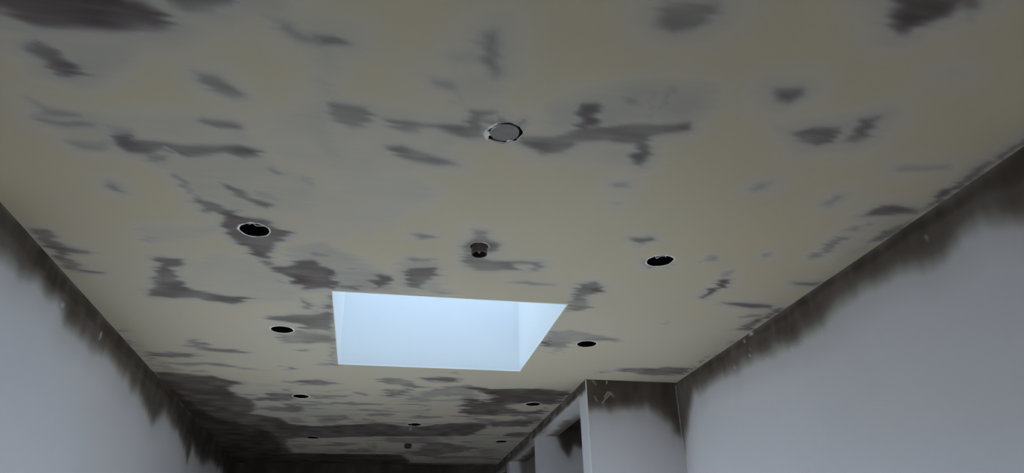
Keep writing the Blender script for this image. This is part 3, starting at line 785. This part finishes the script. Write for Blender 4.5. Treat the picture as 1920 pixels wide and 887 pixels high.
YR = YN + .135
pier = wall_grid('wall_pier', 1, YN, XP, XR, 0, CZ, .13, .006, .008, PIER_DAMP, PIER_SCUFFS, .014, M_WALL,
                 'pale plastered pier with a brown damp band along its top')
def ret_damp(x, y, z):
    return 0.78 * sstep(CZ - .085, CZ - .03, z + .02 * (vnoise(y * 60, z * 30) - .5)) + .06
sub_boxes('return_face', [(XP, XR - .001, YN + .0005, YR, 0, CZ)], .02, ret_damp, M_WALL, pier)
M_CB = simple('corner_bead_plaster', (.70, .70, .70), 0.6, 0, .06, 60)
t = link('trim_1', boxes('trim_1', [(XP - .002, XP + .003, YN - .002, YN + .003, 0, CZ - .004)]), M_CB, None, 'structure',
         'pale metal corner bead on the pier edge')

# header over the two openings, and its pale soffit
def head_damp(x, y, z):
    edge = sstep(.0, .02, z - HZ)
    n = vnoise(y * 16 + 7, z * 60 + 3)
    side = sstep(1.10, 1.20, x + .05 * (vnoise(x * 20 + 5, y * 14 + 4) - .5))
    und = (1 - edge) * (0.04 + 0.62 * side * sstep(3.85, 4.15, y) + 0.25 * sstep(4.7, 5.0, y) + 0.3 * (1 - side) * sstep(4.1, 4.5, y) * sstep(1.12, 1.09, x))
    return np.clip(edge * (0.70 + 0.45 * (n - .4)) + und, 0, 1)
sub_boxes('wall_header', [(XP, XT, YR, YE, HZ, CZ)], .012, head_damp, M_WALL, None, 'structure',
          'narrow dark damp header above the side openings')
# divider between the alcove and the next opening
dv = wall_grid('wall_divider', 1, 4.6, XP, 2.3, 0, CZ, .1, .008, .01, DIVIDER_DAMP, [], .012, M_WALL,
               'plastered divider wall standing inside the first side opening')
sub_boxes('divider_core', [(XP, 2.3, 4.6005, 4.695, 0, HZ), (XT, 2.3, 4.6005, 4.695, HZ, CZ)], .05, lambda x, y, z: .15 + 0 * x, M_WALL, dv)
pf = wall_grid('wall_pier_far', 1, 5.59, XP, 2.3, 0, CZ, .1, .01, .01, [(.62, .03, [(1.2, 2.2), (1.5, 2.2), (2.4, 2.8), (1.15, 2.8), (1.16, 2.5)])], [], .03, M_WALL,
               'plastered pier at the far side opening')
sub_boxes('pier_core', [(XP, 2.3, 5.5905, 5.7, 0, HZ), (XT, 2.3, 5.5905, 5.7, HZ, CZ)], .05, lambda x, y, z: .3 + 0 * x, M_WALL, pf)
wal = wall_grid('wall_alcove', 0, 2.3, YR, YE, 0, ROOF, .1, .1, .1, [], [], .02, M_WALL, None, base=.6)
backing('wall_core', [(2.302, 2.42, YN - .3, YE + .1, -.05, ROOF)], wal)
backing('wall_core', [(XR + .12, 2.3, YR - .12, YR, -.05, ROOF)], wal)
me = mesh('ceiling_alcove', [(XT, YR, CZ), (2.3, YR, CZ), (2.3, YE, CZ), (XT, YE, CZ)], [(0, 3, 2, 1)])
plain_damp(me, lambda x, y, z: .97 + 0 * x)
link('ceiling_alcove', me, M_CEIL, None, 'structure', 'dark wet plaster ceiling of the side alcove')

# floor, outside ground
link('floor', boxes('floor', [(XL - .12, 2.42, YB - .1, YE + .1, -.05, 0)]), M_FLOOR, None, 'structure', 'dusty screed floor')
link('ground', boxes('ground', [(-20, XL - .12, -20, 25, -.12, -.06), (XR + .12, 20, -20, YN - .3, -.12, -.06), (XL - .12, XR + .12, -20, YB - .1, -.12, -.06)]), M_GROUND, None, 'structure', 'pale paving outside the added garden doors')

# added unseen side doors and high back window, put in to admit daylight
def glazing(name, axis, const, a, b, z0, z1, n, side, label):
    root = link(name, None, None, None, 'structure', label)
    fwid = .05
    bars = [(a, a + fwid, z0, z1), (b - fwid, b, z0, z1), (a + fwid, b - fwid, z0, z0 + fwid), (a + fwid, b - fwid, z1 - fwid, z1)]
    for i in range(1, n):
        c = a + (b - a) * i / n
        bars.append((c - fwid / 2, c + fwid / 2, z0 + fwid, z1 - fwid))
    def mk(u0, u1, q0, q1, t0, t1):
        p = sorted((const + side * t0, const + side * t1))
        return (*p, u0, u1, q0, q1) if axis == 0 else (u0, u1, *p, q0, q1)
    link('frame', boxes('frame', [mk(*q, .03, .09) for q in bars]), M_FRAME, root)
    for i in range(n):
        c0, c1 = a + (b - a) * i / n, a + (b - a) * (i + 1) / n
        link('glass_pane', boxes('glass_pane', [mk(c0 + .02, c1 - .02, z0 + .03, z1 - .03, +.058, +.062)]), M_GLASS, root)
    return root
glazing('added_window_2', 0, XL, *W2, 3, -1, 'added garden doors low in the wall, out of view, to let in daylight')
glazing('added_window_3', 0, XR, *W3, 2, 1, 'added garden doors low in the scuffed wall, out of view, to let in daylight')
glazing('added_window_4', 1, YB, *W4, 1, -1, 'added high window in the back wall, out of view, to let in daylight')
portal('added_window_portal', ((W4[0] + W4[1]) / 2, YB - .13, (W4[2] + W4[3]) / 2), (math.radians(90), 0, 0), W4[1] - W4[0], W4[3] - W4[2])
portal('added_left_door_portal', (XL - .13, (W2[0] + W2[1]) / 2, W2[3] / 2), (math.radians(90), 0, math.radians(-90)), W2[1] - W2[0], W2[3])
portal('added_right_door_portal', (XR + .13, (W3[0] + W3[1]) / 2, W3[3] / 2), (math.radians(90), 0, math.radians(90)), W3[1] - W3[0], W3[3])

# ------------------------------------------------------------------ sprinkler heads
def sprinkler(x, y, drop, label, mat):
    root = link('sprinkler_head', None, None, None, None, label, 'sprinkler', 'ceiling sprinkler heads')
    root.location = (x, y, CZ)
    r, t = .0255, .0018
    prof = [(r, .035)]
    n = 7
    for i in range(n):                          # shallow thread ridges on the cup
        z0 = .004 - (drop + .002) * i / n
        z1 = .004 - (drop + .002) * (i + .5) / n
        prof += [(r, z0), (r - .0006, z1)]
    prof += [(r, -drop), (r - t, -drop - .0006)]
    link('cup', lathe('cup', prof, 44), mat, root)
    link('cup_lining', lathe('cup_lining', [(r - t, -drop - .0006), (r - t - .0008, -drop + .004), (r - t - .001, .02), (.006, .022), (0.0005, .022)], 44), M_STEEL_DARK, root)
    link('sprinkler_tip', lathe('sprinkler_tip', [(.0035, .022), (.0035, -drop + .016), (.0052, -drop + .014), (.0055, -drop + .010), (.0035, -drop + .007), (.002, -drop + .004), (.0004, -drop + .003)], 20), M_STEEL_TIP, root)
    return root
sprinkler(SPR[0][0], SPR[0][1], .0285, 'brown sprinkler cup poking through the ceiling in front of the rooflight', M_STEEL)
sprinkler(SPR[1][0], SPR[1][1], .0290, 'small dark sprinkler cup on the ceiling close to the dark end wall', simple('shaded_brown_metal', (.055, .034, .031), 0.55, 0.3, 0.25, 120))  # darker copy of the cup metal: shade painted into the far cup

# ------------------------------------------------------------------ blanking disc in the large ragged cutout
disc = link('blanking_disc', None, None, None, None, 'grey plaster disc sitting in the large ragged ceiling hole', 'disc')
dx, dy = BIG[0] + .001, BIG[1] + .0045
disc.location = (dx, dy, CZ)
dp = ragged(0, 0, .0358, 60, .014, 8)
V = [(a, b, .002) for a, b in dp] + [(a, b, .014) for a, b in dp]
n = len(dp)
link('plaster_disc', mesh('plaster_disc', V, [tuple(range(n))[::-1], tuple(range(n, 2 * n))] + [(i, (i + 1) % n, n + (i + 1) % n, n + i) for i in range(n)]), M_DISC, disc)
M_FLAKE = simple('dried_plaster_flake', (.68, .65, .59), .9, 0, .15, 120)
def flake(poly, z0, z1, mat, nm='plaster_flake'):
    k = len(poly)
    V = [(a, b, z0) for a, b in poly] + [(a, b, z1) for a, b in poly]
    F = [tuple(range(k)), tuple(range(k, 2 * k))] + [(i, (i + 1) % k, k + (i + 1) % k, k + i) for i in range(k)]
    me = mesh(nm, V, F)
    bm = bmesh.new(); bm.from_mesh(me); bmesh.ops.recalc_face_normals(bm, faces=bm.faces); bm.to_mesh(me); bm.free()
    return link(nm, me, mat, disc)
def arc(r0, r1, a0, a1, n, seed, taper=True):
    rnd = random.Random(seed)
    A = [math.radians(a0 + (a1 - a0) * i / n) for i in range(n + 1)]
    outp = [(r1 * math.cos(a) * rnd.uniform(.985, 1.015), r1 * math.sin(a) * rnd.uniform(.985, 1.015)) for a in A]
    inp = []
    for i, a in enumerate(A):
        k = math.sin(math.pi * (i + .3) / (n + .6)) if taper else 1
        r = r1 - (r1 - r0) * k * rnd.uniform(.7, 1.1)
        inp.append((r * math.cos(a), r * math.sin(a)))
    return outp + inp[::-1]
# smeared filler bridging the gap (world +y points away from the camera, i.e. down in the view)
flake(arc(.0345, .0500, 138, 196, 14, 1), -.0020, .0025, M_FLAKE)
flake(arc(.0385, .0475, 178, 246, 16, 9), -.0012, .0025, M_FLAKE)
flake(arc(.0320, .0345, 186, 236, 12, 2), .0006, .0022, M_FLAKE)
flake(arc(.0285, .0375, 42, 74, 8, 4), .0002, .0022, M_FLAKE)
flake(arc(.0355, .0415, 78, 134, 12, 5), -.0006, .003, M_DISC)
flake(arc(.0350, .0425, 192, 254, 14, 6), .0003, .003, M_DISC)
flake(arc(.0345, .0450, 14, 34, 8, 7), .0006, .003, M_DISC)

# ------------------------------------------------------------------ cables glimpsed in the cutouts
def smooth_path(pts, k=6):
    out = []
    P = [Vector(p) for p in pts]
    for i in range(len(P) - 1):
        a, b, c, d = P[max(i - 1, 0)], P[i], P[i + 1], P[min(i + 2, len(P) - 1)]
        for s in range(k):
            t = s / k
            out.append(0.5 * ((2 * b) + (c - a) * t + (2 * a - 5 * b + 4 * c - d) * t * t + (3 * b - a - 3 * c + d) * t ** 3))
    out.append(P[-1])
    return [tuple(p) for p in out]
hx, hy, _ = HOLES[1]
link('cable', tube('cable', smooth_path([(hx - .012, hy + .03, CZ + .30), (hx - .016, hy + .02, CZ + .06), (hx - .018, hy - .010, CZ + .012), (hx - .012, hy - .004, CZ + .007),
      (hx - .004, hy - .014, CZ + .010), (hx + .012, hy - .016, CZ + .014), (hx + .034, hy + .018, CZ + .05), (hx + .05, hy + .03, CZ + .30)]), .0022), M_CABLE, None, None,
     'grey looped cable inside the nicked cutout that has no damp ring, facing the scuffed wall', 'cable')
hx, hy, _ = HOLES[0]
link('cable', tube('cable', smooth_path([(hx - .06, hy + .0, CZ + .30), (hx - .03, hy + .012, CZ + .05), (hx - .004, hy - .024, CZ + .010), (hx + .014, hy - .012, CZ + .009), (hx + .03, hy + .03, CZ + .06), (hx + .04, hy + .05, CZ + .30)]), .0018), M_CABLE, None, None,
     'thin dark cable inside the pale-rimmed cutout surrounded by a dark damp ring', 'cable')
hx, hy, _ = HOLES[6]
link('cable', tube('cable', smooth_path([(hx - .02, hy + .06, CZ + .30), (hx - .018, hy + .015, CZ + .05), (hx - .019, hy + .005, CZ + .0), (hx - .017, hy + .004, CZ - .018), (hx - .021, hy + .002, CZ - .034),
      (hx - .028, hy + .0, CZ - .036), (hx - .026, hy - .002, CZ - .022)]), .0014), M_WIRE, None, None,
     'short pale wire dangling from the cutout on the dark damp stripe', 'wire')
